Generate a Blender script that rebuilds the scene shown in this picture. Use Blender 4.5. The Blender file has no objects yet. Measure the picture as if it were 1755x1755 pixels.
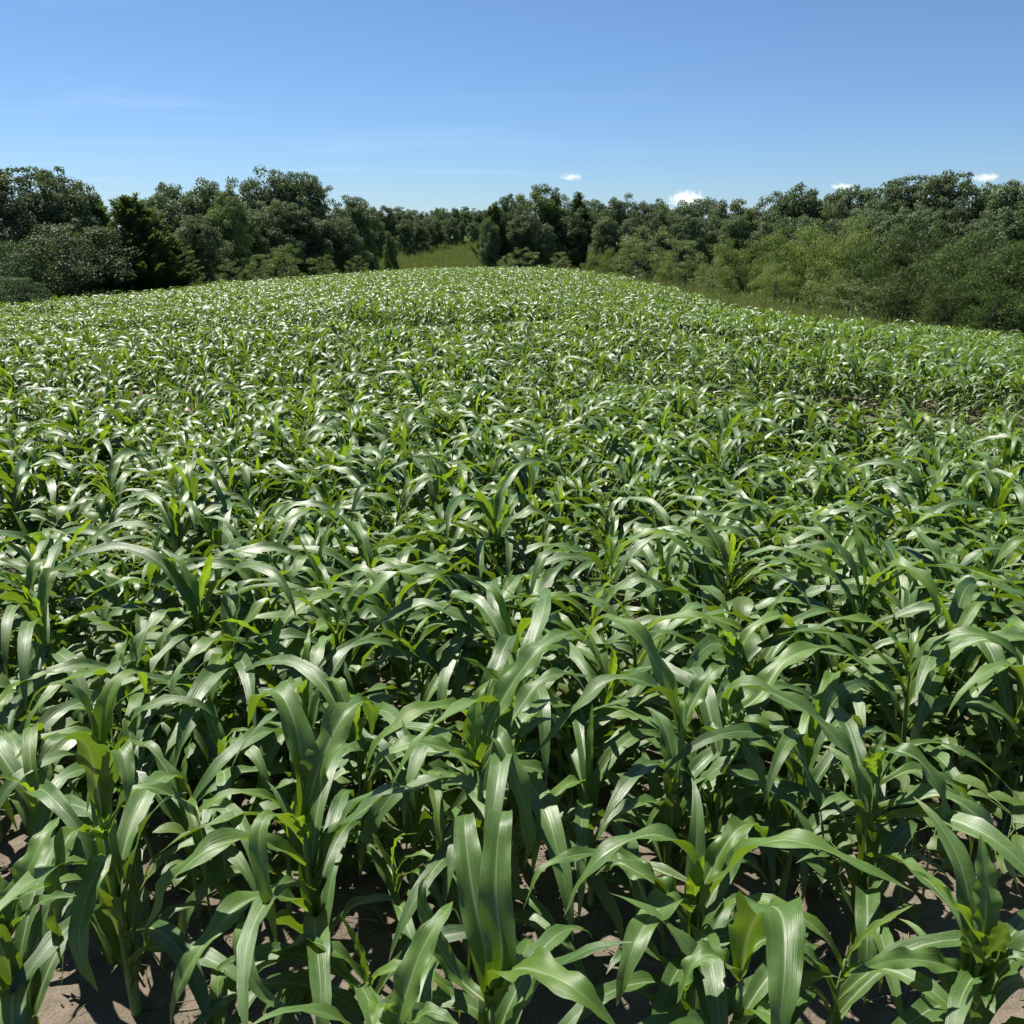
import bpy, math, random
import numpy as np
from mathutils import Vector, Matrix

R = math.radians
rng = random.Random(11)
nrng = np.random.default_rng(5)
SC = bpy.context.scene
COL = SC.collection

# ------------------------------------------------------------------ camera
CAM_H, PITCH, FPX = 2.3, R(18), 1461.0
cp, sp = math.cos(PITCH), math.sin(PITCH)
cam = bpy.data.cameras.new('camera')
cam.sensor_width = 36
cam.lens = 36 * FPX / 1755
cam.clip_start, cam.clip_end = 0.05, 8000
co = bpy.data.objects.new('camera', cam)
COL.objects.link(co)
co.location = (0, 0, CAM_H)
co.rotation_euler = (R(90) - PITCH, 0, 0)
SC.camera = co


def at(px, py, Y):
    """the point of the place at forward distance Y that is seen in that direction"""
    xn, yv = (px - 877.5) / FPX, (877.5 - py) / FPX
    dy, dz = cp + yv * sp, -sp + yv * cp
    t = Y / dy
    return Vector((xn * t, Y, CAM_H + dz * t))


def project(x, y, z):
    dy, dz = y, z - CAM_H
    f = dy * cp - dz * sp
    u = dy * sp + dz * cp
    if f < 0.05:
        return (1e6, 1e6)
    return 877.5 + FPX * x / f, 877.5 - FPX * u / f


# ------------------------------------------------------------------ terrain
GY = np.array([-400, 0, 2.5, 5, 8, 11, 16, 30, 50, 70, 80, 100, 130, 150, 180, 230, 300, 3000.0])
GZ = np.array([0, 0, -.02, -.18, -.38, -.49, -.56, -.64, -.78, -1.02, -1.5, -2.5, -2.0, -1.35, -.3, 1.2, 1.5, 1.5])


def smooth(a, b, x):
    t = np.clip((x - a) / (b - a), 0, 1)
    return t * t * (3 - 2 * t)


def ground(x, y):
    x = np.asarray(x, float)
    y = np.asarray(y, float)
    w = .35 + 3.6 * smooth(10, 40, y)
    z = sum(np.interp(y + k * w, GY, GZ) for k in (-2, -1, 0, 1, 2)) / 5
    lat = np.where(x < 0, .00243 * x * x / (1 + (x / 40) ** 2), .0063 * x * x / (1 + (x / 30) ** 2))
    z = z - lat * (1 - .55 * smooth(95, 170, y))
    z = z + .05 * np.sin(x * .31 + 1.3) * np.sin(y * .24 + .5) * smooth(4, 12, y)
    z = z + .10 * np.sin(x * .11 - 2) * np.sin(y * .13 + 2.1) * smooth(8, 22, y)
    z = z + .016 * smooth(150, 190, y) * np.clip(x + 20, -20, 40)
    return z


def gz(x, y):
    return float(ground(x, y))


FIELD = [(-3.2, 1.25), (3.4, 1.25), (16, 6), (30, 14), (27, 26), (22.5, 35), (18.2, 37.2), (14.6, 34), (11, 31), (9.2, 36), (8.8, 44), (7.6, 56), (5.0, 67), (1, 75),
         (-10, 76), (-13, 68), (-17, 59), (-20.5, 52), (-26, 45), (-34, 36), (-40, 20), (-20, 8)]


def in_poly(x, y, P):
    ins = False
    n = len(P)
    for i in range(n):
        x1, y1 = P[i]
        x2, y2 = P[(i + 1) % n]
        if (y1 > y) != (y2 > y) and x < (x2 - x1) * (y - y1) / (y2 - y1) + x1:
            ins = not ins
    return ins


def poly_dist(x, y, P):
    d = 1e9
    n = len(P)
    for i in range(n):
        x1, y1 = P[i]
        x2, y2 = P[(i + 1) % n]
        t = max(0, min(1, ((x - x1) * (x2 - x1) + (y - y1) * (y2 - y1)) / ((x2 - x1) ** 2 + (y2 - y1) ** 2)))
        d = min(d, math.hypot(x - x1 - t * (x2 - x1), y - y1 - t * (y2 - y1)))
    return d


# ------------------------------------------------------------------ node helpers
def new_mat(name):
    m = bpy.data.materials.new(name)
    m.use_nodes = True
    nt = m.node_tree
    nt.nodes.clear()
    return m, nt


class N:
    def __init__(self, nt):
        self.nt = nt

    def __call__(self, typ, ins=None, **kw):
        n = self.nt.nodes.new(typ)
        for k, v in kw.items():
            setattr(n, k, v)
        for k, v in (ins or {}).items():
            if isinstance(v, bpy.types.NodeSocket):
                self.nt.links.new(v, n.inputs[k])
            else:
                n.inputs[k].default_value = v
        return n

    def math(self, op, a, b=0.0, clamp=False):
        return self('ShaderNodeMath', {0: a, 1: b}, operation=op, use_clamp=clamp).outputs[0]

    def mix(self, f, a, b, blend='MIX'):
        n = self('ShaderNodeMix', data_type='RGBA', blend_type=blend)
        for k, v in ((0, f), (6, a), (7, b)):
            if isinstance(v, bpy.types.NodeSocket):
                self.nt.links.new(v, n.inputs[k])
            else:
                n.inputs[k].default_value = v
        return n.outputs[2]

    def ramp(self, f, stops):
        n = self('ShaderNodeValToRGB', {0: f})
        e = n.color_ramp.elements
        while len(e) < len(stops):
            e.new(.5)
        for i, (p, c) in enumerate(stops):
            e[i].position = p
            e[i].color = c if len(c) == 4 else (*c, 1)
        return n.outputs[0]

    def map(self, v, a, b, c, d):
        return self('ShaderNodeMapRange', {0: v, 1: a, 2: b, 3: c, 4: d}).outputs[0]


def c4(r, g, b):
    return (r, g, b, 1)


# ------------------------------------------------------------------ materials
def corn_leaf_material(name='corn_leaf', base=((.020, .058, .012), (.112, .198, .046)),
                       trans=((.12, .25, .01), (.32, .46, .012)), rough=.43, weight=.18, rib=True):
    m, nt = new_mat(name)
    n = N(nt)
    uv = n('ShaderNodeUVMap', uv_map='UVMap').outputs[0]
    sep = n('ShaderNodeSeparateXYZ', {0: uv})
    u, v = sep.outputs[0], sep.outputs[1]
    att = n('ShaderNodeAttribute', attribute_name='lf').outputs[0]
    sa = n('ShaderNodeSeparateColor', {0: att})
    rnd, young = sa.outputs[0], sa.outputs[1]
    oi = n('ShaderNodeObjectInfo').outputs['Random']
    vec = n('ShaderNodeCombineXYZ', {0: n.math('MULTIPLY', u, 26.0), 1: n.math('MULTIPLY', v, 2.2), 2: n.math('MULTIPLY', rnd, 40.0)})
    streak = n('ShaderNodeTexNoise', {'Vector': vec.outputs[0], 'Scale': 1.0, 'Detail': 4.0, 'Roughness': .6}).outputs[0]
    tc = n('ShaderNodeTexCoord').outputs['Object']
    blot = n('ShaderNodeTexNoise', {'Vector': tc, 'Scale': 9.0, 'Detail': 5.0, 'Roughness': .62}).outputs[0]
    f = n.math('ADD', n.math('MULTIPLY', streak, .55), n.math('MULTIPLY', blot, .45))
    f = n.map(f, .3, .7, 0, 1)
    f = n.math('ADD', n.math('MULTIPLY', f, .7), n.math('SUBTRACT', n.math('MULTIPLY', n.math('ADD', rnd, oi), .3), .12), clamp=True)
    col = n.mix(f, c4(*base[0]), c4(*base[1]))
    col = n.mix(n.math('MULTIPLY', young, .8, clamp=True), col, c4(.15, .26, .03))
    basef = n.map(v, .03, .19, 1, 0) if rib else young
    col = n.mix(n.math('MULTIPLY', basef, .55, clamp=True), col, c4(.13, .20, .03))
    tcol = n.mix(f, c4(*trans[0]), c4(*trans[1]))
    fl = n('ShaderNodeTexNoise', {'Vector': tc, 'Scale': 55.0, 'Detail': 4.0, 'Roughness': .7}).outputs[0]
    flk = n.math('MULTIPLY', n.map(fl, .54, .70, 0, .32), n.map(blot, .42, .6, .1, 1), clamp=True)
    col = n.mix(flk, col, c4(.21, .235, .13))
    bump_h = streak
    if rib:
        d = n.math('ABSOLUTE', n.math('SUBTRACT', u, .5))
        wd = n.map(v, 0, 1, .075, .03)
        rb = n.math('SUBTRACT', 1.0, n.math('DIVIDE', d, wd), clamp=True)
        rb = n.math('MULTIPLY', n.math('POWER', rb, .6), n.map(v, 0, .95, .95, .15), clamp=True)
        col = n.mix(n.math('MULTIPLY', rb, .9), col, c4(.36, .42, .25))
        tcol = n.mix(n.math('MULTIPLY', rb, .6), tcol, c4(.40, .46, .12))
        # dry tip and margin
        tipf = n.map(n.math('ADD', v, n.math('MULTIPLY', n.math('SUBTRACT', blot, .5), .25)), .95, 1.03, 0, .75)
        col = n.mix(tipf, col, c4(.30, .24, .10))
        wave = n.math('SINE', n.math('MULTIPLY', u, 110.0))
        bump_h = n.math('ADD', n.math('MULTIPLY', wave, .035), n.math('ADD', streak, n.math('MULTIPLY', rb, -.8)))
    bump = n('ShaderNodeBump', {'Height': bump_h, 'Strength': .35, 'Distance': .004}).outputs[0]
    rg = n.math('ADD', n.map(blot, .3, .7, rough - .10, rough + .12), n.math('MULTIPLY', flk, .25))
    p = n('ShaderNodeBsdfPrincipled', {'Base Color': col, 'Roughness': rg, 'Specular IOR Level': .58, 'Normal': bump})
    wt = n.math('ADD', weight, n.math('MULTIPLY', n.math('MAXIMUM', young, n.math('MULTIPLY', basef, .8)), .30), clamp=True)
    t = n('ShaderNodeBsdfTranslucent', {'Color': tcol, 'Normal': bump})
    mx = n('ShaderNodeMixShader', {0: wt, 1: p.outputs[0], 2: t.outputs[0]})
    n('ShaderNodeOutputMaterial', {0: mx.outputs[0]})
    return m


def stem_material(name, a, b):
    m, nt = new_mat(name)
    n = N(nt)
    tc = n('ShaderNodeTexCoord').outputs['Object']
    mp = n('ShaderNodeMapping', {0: tc, 3: (30, 30, 4)}).outputs[0]
    x = n('ShaderNodeTexNoise', {'Vector': mp, 'Scale': 1.0, 'Detail': 3.0}).outputs[0]
    col = n.ramp(x, [(.3, a), (.7, b)])
    p = n('ShaderNodeBsdfPrincipled', {'Base Color': col, 'Roughness': .5})
    n('ShaderNodeOutputMaterial', {0: p.outputs[0]})
    return m


def foliage_material(name, a, b, trans, weight=.25, rough=.5, spec=.35):
    m, nt = new_mat(name)
    n = N(nt)
    att = n('ShaderNodeAttribute', attribute_name='lf').outputs[0]
    sa = n('ShaderNodeSeparateColor', {0: att})
    oi = n('ShaderNodeObjectInfo').outputs['Random']
    f = n.math('ADD', n.math('MULTIPLY', sa.outputs[0], .7), n.math('MULTIPLY', oi, .3))
    col = n.mix(f, c4(*a), c4(*b))
    hs = n('ShaderNodeHueSaturation', {'Hue': n.map(oi, 0, 1, .48, .52), 'Saturation': n.map(oi, 0, 1, .85, 1.1),
                                       'Value': n.math('MULTIPLY', n.map(sa.outputs[1], 0, 1, .86, 1.14), n.map(n.math('FRACT', n.math('MULTIPLY', oi, 7.3)), 0, 1, .8, 1.2)), 'Color': col}).outputs[0]
    p = n('ShaderNodeBsdfPrincipled', {'Base Color': hs, 'Roughness': rough, 'Specular IOR Level': spec})
    t = n('ShaderNodeBsdfTranslucent', {'Color': c4(*trans)})
    mx = n('ShaderNodeMixShader', {0: weight, 1: p.outputs[0], 2: t.outputs[0]})
    n('ShaderNodeOutputMaterial', {0: mx.outputs[0]})
    return m


def bark_material():
    m, nt = new_mat('bark')
    n = N(nt)
    tc = n('ShaderNodeTexCoord').outputs['Object']
    mp = n('ShaderNodeMapping', {0: tc, 3: (9, 9, 1.5)}).outputs[0]
    x = n('ShaderNodeTexNoise', {'Vector': mp, 'Scale': 1.0, 'Detail': 6.0}).outputs[0]
    col = n.ramp(x, [(.3, (.035, .028, .022)), (.7, (.13, .11, .09))])
    b = n('ShaderNodeBump', {'Height': x, 'Strength': .6, 'Distance': .03}).outputs[0]
    p = n('ShaderNodeBsdfPrincipled', {'Base Color': col, 'Roughness': .9, 'Normal': b})
    n('ShaderNodeOutputMaterial', {0: p.outputs[0]})
    return m


def ground_material():
    m, nt = new_mat('soil_and_turf')
    n = N(nt)
    g = n('ShaderNodeNewGeometry').outputs['Position']
    big = n('ShaderNodeTexNoise', {'Vector': g, 'Scale': 1.6, 'Detail': 5.0, 'Roughness': .6}).outputs[0]
    mid = n('ShaderNodeTexNoise', {'Vector': g, 'Scale': 14.0, 'Detail': 6.0, 'Roughness': .65}).outputs[0]
    fine = n('ShaderNodeTexNoise', {'Vector': g, 'Scale': 120.0, 'Detail': 4.0, 'Roughness': .7}).outputs[0]
    crack = n('ShaderNodeTexVoronoi', {'Vector': g, 'Scale': 11.0}, feature='DISTANCE_TO_EDGE').outputs[0]
    ck = n.map(crack, 0, .03, 1, 0)
    soil = n.ramp(n.math('ADD', n.math('MULTIPLY', mid, .5), n.math('MULTIPLY', fine, .5)),
                  [(.32, (.09, .072, .052)), (.5, (.165, .137, .102)), (.66, (.25, .21, .163))])
    soil = n.mix(n.map(big, .35, .65, 0, .45), soil, c4(.13, .102, .076))
    soil = n.mix(n.math('MULTIPLY', ck, n.map(big, .5, .65, 0, .3)), soil, c4(.04, .03, .022))
    far = n('ShaderNodeTexNoise', {'Vector': g, 'Scale': .35, 'Detail': 6.0, 'Roughness': .7}).outputs[0]
    turf = n.ramp(far, [(.35, (.05, .09, .02)), (.5, (.085, .135, .03)), (.62, (.12, .155, .045)), (.78, (.13, .115, .05))])
    att = n('ShaderNodeAttribute', attribute_name='turf').outputs['Fac']
    col = n.mix(att, soil, turf)
    h = n.math('ADD', n.math('MULTIPLY', mid, .6), n.math('ADD', n.math('MULTIPLY', fine, .25), n.math('MULTIPLY', ck, -.08)))
    b = n('ShaderNodeBump', {'Height': h, 'Strength': .8, 'Distance': .03}).outputs[0]
    p = n('ShaderNodeBsdfPrincipled', {'Base Color': col, 'Roughness': .95, 'Specular IOR Level': .2, 'Normal': b})
    n('ShaderNodeOutputMaterial', {0: p.outputs[0]})
    return m


M_LEAF = corn_leaf_material()
M_STALK = stem_material('corn_stalk', (.07, .14, .03), (.15, .23, .07))
M_BROAD = corn_leaf_material('broad_leaf', ((.035, .072, .02), (.095, .145, .045)), ((.15, .28, .02), (.3, .42, .03)), .45, .22, False)
M_BSTEM = stem_material('weed_stem', (.10, .16, .04), (.18, .24, .08))
M_BARK = bark_material()
M_OAK = foliage_material('oak_leaves', (.066, .098, .046), (.175, .210, .115), (.14, .21, .06), .28, .6, .2)
M_OAK2 = foliage_material('light_oak_leaves', (.088, .130, .046), (.195, .235, .10), (.16, .24, .05), .3, .6, .2)
M_BRUSH = foliage_material('brush_leaves', (.048, .080, .026), (.120, .156, .054), (.10, .17, .028), .26, .65, .15)
M_CEDAR = foliage_material('cedar_needles', (.056, .092, .034), (.140, .176, .072), (.13, .2, .035), .33, .65, .15)
M_OLIVE = foliage_material('silvery_leaves', (.052, .084, .036), (.118, .152, .074), (.09, .15, .03), .25, .6, .2)
M_WILLOW = foliage_material('willow_leaves', (.120, .170, .045), (.26, .30, .10), (.22, .31, .05), .32, .55, .25)
M_SUMAC = foliage_material('sumac_leaves', (.105, .145, .050), (.22, .25, .11), (.18, .25, .05), .3, .55, .25)
M_GRASS = foliage_material('grass_blades', (.075, .135, .030), (.19, .205, .075), (.18, .22, .04), .35, .6, .2)
M_STRAW = foliage_material('dry_straw', (.12, .095, .06), (.26, .21, .14), (.1, .08, .05), .1, .8, .2)
M_GROUND = ground_material()


# ------------------------------------------------------------------ mesh builder
class MB:
    def __init__(s):
        s.v, s.f, s.uv, s.lf = [], [], [], []

    def add(s, verts, faces, uvs=None, lf=(0, 0, 0)):
        o = len(s.v)
        s.v += [tuple(p) for p in verts]
        s.f += [tuple(i + o for i in f) for f in faces]
        s.uv += uvs if uvs else [(0, 0)] * len(verts)
        s.lf += [lf] * len(verts)

    def merge(s, o):
        k = len(s.v)
        s.v += o.v
        s.f += [tuple(i + k for i in f) for f in o.f]
        s.uv += o.uv
        s.lf += o.lf

    def mesh(s, name, mats, smooth_=True, mat_split=None):
        me = bpy.data.meshes.new(name)
        me.from_pydata(s.v, [], s.f)
        lv = np.zeros(len(me.loops), np.int32)
        me.loops.foreach_get('vertex_index', lv)
        uvl = me.uv_layers.new(name='UVMap')
        uvl.data.foreach_set('uv', np.array(s.uv, np.float32)[lv].ravel())
        a = me.attributes.new('lf', 'FLOAT_COLOR', 'POINT')
        l = np.ones((len(s.v), 4), np.float32)
        l[:, :3] = np.array(s.lf, np.float32)
        a.data.foreach_set('color', l.ravel())
        for m in mats:
            me.materials.append(m)
        if smooth_:
            me.polygons.foreach_set('use_smooth', np.ones(len(me.polygons), bool))
        if mat_split is not None:
            mi = np.zeros(len(me.polygons), np.int32)
            mi[mat_split:] = 1
            me.polygons.foreach_set('material_index', mi)
        me.update()
        return me


def mesh_np(name, V, F, lf, mat, smooth_=False):
    me = bpy.data.meshes.new(name)
    k = F.shape[1]
    me.vertices.add(len(V))
    me.vertices.foreach_set('co', V.astype(np.float32).ravel())
    me.loops.add(F.size)
    me.loops.foreach_set('vertex_index', F.astype(np.int32).ravel())
    me.polygons.add(len(F))
    me.polygons.foreach_set('loop_start', np.arange(0, F.size, k, dtype=np.int32))
    me.update(calc_edges=True)
    a = me.attributes.new('lf', 'FLOAT_COLOR', 'POINT')
    l = np.ones((len(V), 4), np.float32)
    l[:, :lf.shape[1]] = lf
    a.data.foreach_set('color', l.ravel())
    me.materials.append(mat)
    if smooth_:
        me.polygons.foreach_set('use_smooth', np.ones(len(F), bool))
    me.validate()
    return me


def obj(name, me, parent=None):
    o = bpy.data.objects.new(name, me)
    COL.objects.link(o)
    if parent:
        o.parent = parent
    return o


def tag(o, label=None, cat=None, group=None, kind=None):
    if label: o['label'] = label
    if cat: o['category'] = cat
    if group: o['group'] = group
    if kind: o['kind'] = kind
    return o


def tube(mb, pts, rad, k=7, lf=(0, 0, 0)):
    pts = [Vector(p) for p in pts]
    n = len(pts)
    vs, fs, uvs = [], [], []
    for i, p in enumerate(pts):
        t = (pts[min(i + 1, n - 1)] - pts[max(i - 1, 0)]).normalized()
        a = t.orthogonal().normalized() if abs(t.z) < .95 else Vector((1, 0, 0))
        a = (a - t * a.dot(t)).normalized()
        b = t.cross(a)
        for j in range(k):
            q = 2 * math.pi * j / k
            vs.append(p + (a * math.cos(q) + b * math.sin(q)) * rad[i])
            uvs.append((j / k, i / (n - 1)))
    for i in range(n - 1):
        for j in range(k):
            fs.append((i * k + j, i * k + (j + 1) % k, (i + 1) * k + (j + 1) % k, (i + 1) * k + j))
    vs.append(pts[-1])
    uvs.append((.5, 1))
    for j in range(k):
        fs.append(((n - 1) * k + j, (n - 1) * k + (j + 1) % k, n * k))
    mb.add(vs, fs, uvs, lf)


# ------------------------------------------------------------------ corn leaves
def width_profile(s):
    if s < .3:
        w = .50 + .50 * math.sin(s / .3 * math.pi / 2)
    else:
        q = (s - .3) / .7
        w = (1 - q ** 2.1) ** .9
    return max(w, .015)


def ribbon(pts, sides, W, na=5, fold0=.95, fold1=.32, ruffle=.0, ph=0.0, lf=(0, 0, 0), prof=width_profile, tear=0):
    mb = MB()
    n = len(pts)
    vs, fs, uvs = [], [], []
    freq = 3.2 + ph % 1.0 * 2.0
    for i in range(n):
        s = i / (n - 1)
        t = (pts[min(i + 1, n - 1)] - pts[max(i - 1, 0)]).normalized()
        sd = sides[i] - t * sides[i].dot(t)
        sd.normalize()
        nm = sd.cross(t)
        if nm.z < 0 and abs(nm.z) > .99:
            pass
        w = W * prof(s) * .5
        fold = fold0 * (1 - s) ** 3 + fold1
        for j in range(na):
            u = j / (na - 1)
            x = u * 2 - 1
            ax = abs(x)
            lift = math.sin(fold) * ax * w * (1.0 - .35 * ax)
            ru = ruffle * w * ax ** 2 * math.sin(2 * math.pi * freq * s + ph * 6.28 + (1.7 if x < 0 else 0)) * min(1, s * 4) * min(1, (1 - s) * 5)
            edge = 1.0
            if tear and ax > .9:
                edge = 1 - tear * abs(math.sin(s * 37 + ph * 9)) ** 6
            vs.append(pts[i] + sd * (x * w * math.cos(fold * .8) * edge) + nm * (lift + ru))
            uvs.append((u, s))
    for i in range(n - 1):
        for j in range(na - 1):
            a = i * na + j
            fs.append((a, a + 1, a + na + 1, a + na))
    mb.add(vs, fs, uvs, lf)
    return mb


def arch_leaf(r, z0, az, L, W, e0, bend, n, na, young=0.0, power=1.5, swing=0.0, twist=0.0, ruffle=.25, kink=None):
    """leaf that leaves the stalk at height z0, rises and arches over"""
    pts, sides = [], []
    p = Vector((math.cos(az) * .006, math.sin(az) * .006, z0))
    ds = L / (n - 1)
    wob, wph = r.uniform(0, .28), r.uniform(0, 6.28)
    for i in range(n):
        s = i / (n - 1)
        e = e0 - bend * s ** power
        if kink and s > kink[0]:
            e -= kink[1]
        e = max(e, R(-86))
        a = az + swing * s * s + wob * math.sin(5.1 * s + wph) * s
        e += wob * .8 * math.sin(7.3 * s + wph * 2) * s
        d = Vector((math.cos(a) * math.cos(e), math.sin(a) * math.cos(e), math.sin(e)))
        h = Vector((-math.sin(a), math.cos(a), 0))
        nm = h.cross(d)
        tw = twist * s
        pts.append(p.copy())
        sides.append(-(h * math.cos(tw) + nm * math.sin(tw)))
        p = p + d * ds
    return ribbon(pts, sides, W, na, ruffle=ruffle, ph=r.random(), lf=(r.random(), young, 0))


def catmull(P, n):
    P = [2 * P[0] - P[1]] + P + [2 * P[-1] - P[-2]]
    seg = len(P) - 3
    # sample evenly by arc length
    raw = []
    for k in range(seg):
        a, b, c, d = P[k:k + 4]
        for q in range(24):
            t = q / 24
            raw.append(.5 * ((2 * b) + (c - a) * t + (2 * a - 5 * b + 4 * c - d) * t * t + (3 * b - a - 3 * c + d) * t ** 3))
    raw.append(P[-2])
    L = [0]
    for i in range(1, len(raw)):
        L.append(L[-1] + (raw[i] - raw[i - 1]).length)
    out, j = [], 0
    for i in range(n):
        g = L[-1] * i / (n - 1)
        while j < len(raw) - 2 and L[j + 1] < g:
            j += 1
        t = (g - L[j]) / max(1e-9, L[j + 1] - L[j])
        out.append(raw[j].lerp(raw[j + 1], min(1, max(0, t))))
    return out


def path_leaf(r, P, W, n=26, na=7, young=0.0, roll=0.0, ruffle=.22, tear=0):
    pts = catmull([Vector(p) for p in P], n)
    hz = pts[-1] - pts[0]
    hz.z = 0
    if hz.length < .03:
        hz = Vector((0, 1, 0))
    hz.normalize()
    side = Vector((hz.y, -hz.x, 0))
    sides = []
    for i in range(n):
        s = i / (n - 1)
        t = (pts[min(i + 1, n - 1)] - pts[max(i - 1, 0)]).normalized()
        sd = (side - t * side.dot(t)).normalized()
        q = roll * min(1, s * 2.5)
        sides.append(sd * math.cos(q) + t.cross(sd) * math.sin(q))
    return ribbon(pts, sides, W, na, ruffle=ruffle, ph=r.random(), lf=(r.random(), young, 0), tear=tear)


def corn_parts(seed, n_len=15, na=5, lod=False, height=1.0):
    """-> (stalk MB, [leaf MB]) for one plant standing on z = 0"""
    r = random.Random(seed)
    top = (.66 + r.uniform(-.08, .08)) * height
    lean = Vector((r.uniform(-.05, .05), r.uniform(-.05, .05), 0))
    st = MB()
    k = 4 if lod else 9
    zs = [0, .08, .2, .34, .48, .58, top] if not lod else [0, .3, top]
    tube(st, [lean * (z / top) ** 2 + Vector((0, 0, z)) for z in zs],
         [.015 - .010 * (z / top) ** 1.5 for z in zs], k)
    leaves = []
    az = r.uniform(0, 6.28)
    nl = r.choice([8, 9, 9, 10])
    if lod:
        nl -= 1
    for i in range(nl):
        q = i / (nl - 1)
        z = top * (.27 + .73 * q ** .85)
        az += math.pi + r.uniform(-.55, .55)
        L = (.44 + .42 * math.sin(math.pi * min(1, .15 + q * .8))) * r.uniform(.85, 1.12) * height
        W = (.048 + .029 * math.sin(math.pi * min(1, .2 + q * .7))) * r.uniform(.85, 1.12)
        young = max(0.0, (q - .72) / .28)
        e0 = R(52 + 26 * q + r.uniform(-8, 8))
        bend = R(152 - 8 * q + r.uniform(-26, 30))
        if q > .9:
            L *= .62
            W *= .62
            bend = R(r.uniform(25, 70))
            e0 = R(r.uniform(72, 84))
        lf = arch_leaf(r, z, az, L, W, e0, bend, n_len, na, young, power=r.uniform(.85, 1.5), swing=r.uniform(-.6, .6),
                       twist=r.uniform(-.9, .9), ruffle=r.uniform(.2, .6), kink=(r.uniform(.4, .6), R(r.uniform(15, 40))) if r.random() < .2 else None)
        off = lean * (z / top) ** 2
        lf.v = [(x + off.x, y + off.y, zz) for x, y, zz in lf.v]
        leaves.append(lf)
    return st, leaves


def joined(st, leaves, name):
    mb = MB()
    for l in leaves:
        mb.merge(l)
    k = len(mb.f)
    mb.merge(st)
    return mb.mesh(name, [M_LEAF, M_STALK], True, k)


# ------------------------------------------------------------------ ground
def axis(a, b, fine, lo, hi, g=1.12):
    xs = list(np.arange(a, b + fine, fine))
    s = fine
    x = xs[-1]
    while x < hi:
        s *= g
        x += s
        xs.append(x)
    s = fine
    x = xs[0]
    pre = []
    while x > lo:
        s *= g
        x -= s
        pre.append(x)
    return np.array(pre[::-1] + xs)


gx = axis(-3.2, 3.2, .035, -1500, 1500)
gyy = axis(.9, 4.2, .035, -300, 3000)
XX, YY = np.meshgrid(gx, gyy)
ZZ = ground(XX, YY)
near = (1 - smooth(3.6, 7, np.hypot(XX, YY - 2)))
lump = np.zeros_like(XX)
for k, (fr, am) in enumerate([(5, .012), (9, .010), (17, .007), (29, .005), (47, .003)]):
    for q in range(3):
        th = nrng.uniform(0, 6.28)
        ph = nrng.uniform(0, 6.28)
        lump += am * .6 * np.sin(fr * (XX * math.cos(th) + YY * math.sin(th)) + ph + 1.3 * np.sin(fr * .43 * (YY * math.cos(th) - XX * math.sin(th)) + ph * 2))
ZZ = ZZ + lump * near
nx, ny = len(gx), len(gyy)
V = np.stack([XX, YY, ZZ], -1).reshape(-1, 3)
I = np.arange(nx * ny).reshape(ny, nx)
F = np.stack([I[:-1, :-1], I[:-1, 1:], I[1:, 1:], I[1:, :-1]], -1).reshape(-1, 4)
me = mesh_np('ground', V, F, np.zeros((len(V), 3)), M_GROUND, True)
ta = me.attributes.new('turf', 'FLOAT', 'POINT')
tv = np.zeros(len(V), np.float32)
for i, (x, y, z) in enumerate(V):
    if y < 0:
        tv[i] = 0
    elif abs(x) < 50 and y < 90:
        tv[i] = 0 if (in_poly(x, y, FIELD) or y < 2.0) else min(1, poly_dist(x, y, FIELD) / 1.5)
    else:
        tv[i] = 1
ta.data.foreach_set('value', tv)
tag(obj('ground', me), kind='structure')

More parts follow.
